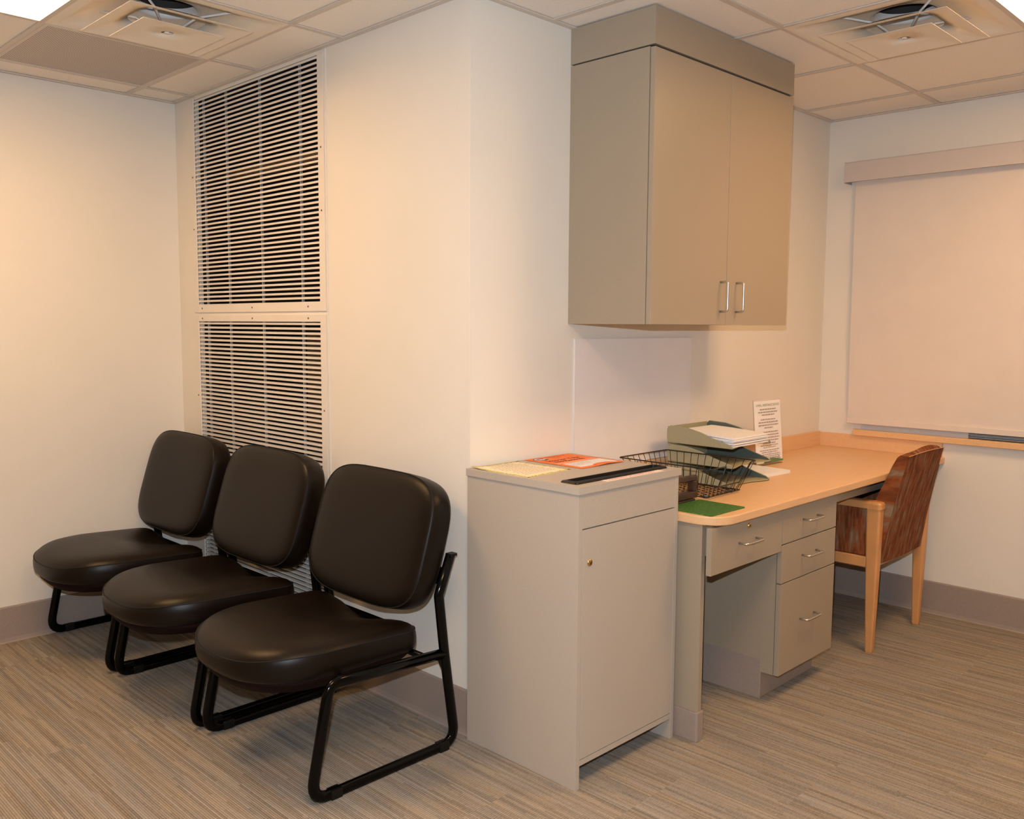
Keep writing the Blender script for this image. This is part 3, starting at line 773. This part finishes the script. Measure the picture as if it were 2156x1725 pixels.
# letter trays
TX0, TX1, TY0, TY1 = 3.008, 3.300, 1.786, 2.088
TLAB = ['bottom olive letter tray of the stack of three', 'middle olive letter tray of the stack of three', 'top olive letter tray filled with white papers']
def side_prof(zb):   # (y, z) outline of a side: high at back, swooping to the front lip
    pts = [(TY1, zb), (TY1+.004, zb+.02), (TY1+.004, zb+.055), (TY1-.012, zb+.070), (TY1-.09, zb+.067), (TY1-.15, zb+.055), (TY0+.08, zb+.032), (TY0+.018, zb+.016), (TY0+.002, zb+.006), (TY0+.004, zb)]
    return pts
for k in range(3):
    zb = CT+.002+.0755*k
    dx = (-.004, .002, .003)[k]; dy = (.0, .0, .004)[k]
    t_ = thing('letter_tray', TLAB[k], 'letter tray', ((TX0+TX1)/2, (TY0+TY1)/2, zb), group='stacked letter trays'); S = Matrix.Translation((dx, dy, 0)) @ sh(t_)
    for x in (TX0, TX1-.005):
        MB().prism(side_prof(zb), x, x+.005, axis='x').build('side', 'tray', t_, xf=S, bevel=.002)
    # floor with curved-in front edge
    fl_ = [(TX0+.005, TY1), (TX0+.005, TY0+.004)] + [(lerp(TX0+.005, TX1-.005, q), TY0+.004+.030*math.sin(PI*q)**1.5) for q in [i/12 for i in range(1, 12)]] + [(TX1-.005, TY0+.004), (TX1-.005, TY1)]
    MB().prism(fl_, zb+.001, zb+.006).build('base', 'tray', t_, xf=S)
    B(TX0+.005, TX1-.005, TY1-.002, TY1+.003, zb, zb+.065).build('back', 'tray', t_, xf=S)
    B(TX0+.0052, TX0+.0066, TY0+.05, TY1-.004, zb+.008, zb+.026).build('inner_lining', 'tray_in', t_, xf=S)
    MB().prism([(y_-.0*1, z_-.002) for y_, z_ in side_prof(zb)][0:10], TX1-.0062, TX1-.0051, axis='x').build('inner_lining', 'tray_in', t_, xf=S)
# papers in the top tray: separate bundles
zb = CT+.002+.151+.0065
for k in range(5):
    th = .0052; off = random.uniform(-.007, .007)
    o = MB()
    y0_, y1_ = TY0+.010+off, TY1-.028; rg = []
    for j in range(9):
        q = j/8; y = lerp(y0_, y1_, q); sag = .010*(q**1.3)*0 + .002*math.sin(q*6+k)
        lift = .012*q if k > 0 else .006*q
        z0_ = zb + k*(th+.0022)+sag*.5+lift
        rg.append([Vector((TX0+.012+off, y, z0_)), Vector((TX1-.014+off, y, z0_+.001*math.sin(k*2))), Vector((TX1-.014+off, y, z0_+th)), Vector((TX0+.012+off, y, z0_+th))])
    o = MB().rings(rg, sm=False).build('paper_bundle', 'paper')
    tag(o, ['white paper bundle, lowest in the top letter tray', 'second white paper bundle from the bottom in the top tray', 'middle white paper bundle in the top letter tray', 'white paper bundle just under the uppermost in the top tray', 'white printed sheets, uppermost in the top letter tray'][k], 'paper', 'papers in the top tray')
# paper stack sticking out to the right of the trays
o = MB().box(-.115, .115, -.105, .105, 0, .009).box(-.113, .114, -.104, .102, .0095, .013).build('paper_stack', 'paper', loc=(3.425, 1.935, CT+.0005))
o.rotation_euler = (0, 0, math.radians(-4))
tag(o, 'thin stack of white papers on the counter right of the trays', 'paper')
# table sign in an acrylic stand
t_ = thing('table_sign', 'upright acrylic sign holder with a printed notice on the counter', 'sign', (3.68, 2.01, CT))
t_.rotation_euler = (0, 0, math.radians(-3))
lean = Matrix.Translation((0, -.012, .004)) @ Matrix.Rotation(math.radians(-5), 4, 'X')
B(-.110, .110, .003, .0045, 0, .292).build('back_plate', 'acrylic', t_, xf=lean)
B(-.110, .110, -.012, .085, 0, .002).build('foot', 'acrylic', t_)
sheet = B(-.107, .107, .0008, .0022, .006, .286).build('printed_sheet', 'paper', t_, xf=lean)
FR = lean @ Matrix.Translation((0, -.0018, 0)) @ Matrix.Rotation(PI/2, 4, 'X')
link('title', join_meshes([(text_mesh('E-MAIL, ASSISTANCE SERVICE', .0145, 'CENTER'), FR @ Matrix.Translation((0, .262, 0)))], 'title', 'ink_green'), sheet)
mb = MB(); rs = random.Random(11)
def bar(x0, x1, z, h): mb.add([lean @ Vector(p) for p in ((x0, -.0018, z), (x1, -.0018, z), (x1, -.0018, z+h), (x0, -.0018, z+h))], [(0, 1, 2, 3)])
def para(z, widths, h=.0042, gap=.0125):
    for w_ in widths:
        x = -w_/2
        while x < w_/2-.004:
            l = .008+.014*rs.random(); bar(x, min(x+l, w_/2), z, h); x += l+.0035
        z -= gap
    return z
para(.246, (.13, .16, .10)); para(.200, (.12, .16, .16, .07)); para(.143, (.15, .17, .17, .15, .10)); para(.084, (.14, .10), .003, .009)
para(.062, (.16, .13), .003, .009); para(.043, (.17, .17, .14), .003, .008)
bar(.070, .078, .026, .007); bar(.060, .088, .020, .003)
mb.build('body_text', 'ink_grey', sheet)
mb = MB()
pts = [(x/10*.107, .020+.006*math.sin(x*.35+1)-.010*(x < -4)) for x in range(-10, 11)]
mb.add([lean @ Vector((x, -.0018, z)) for x, z in pts] + [lean @ Vector((x, -.0018, .0065)) for x, z in pts[::-1]], [tuple(range(42))])
mb.build('green_wave', 'ink_green', sheet)
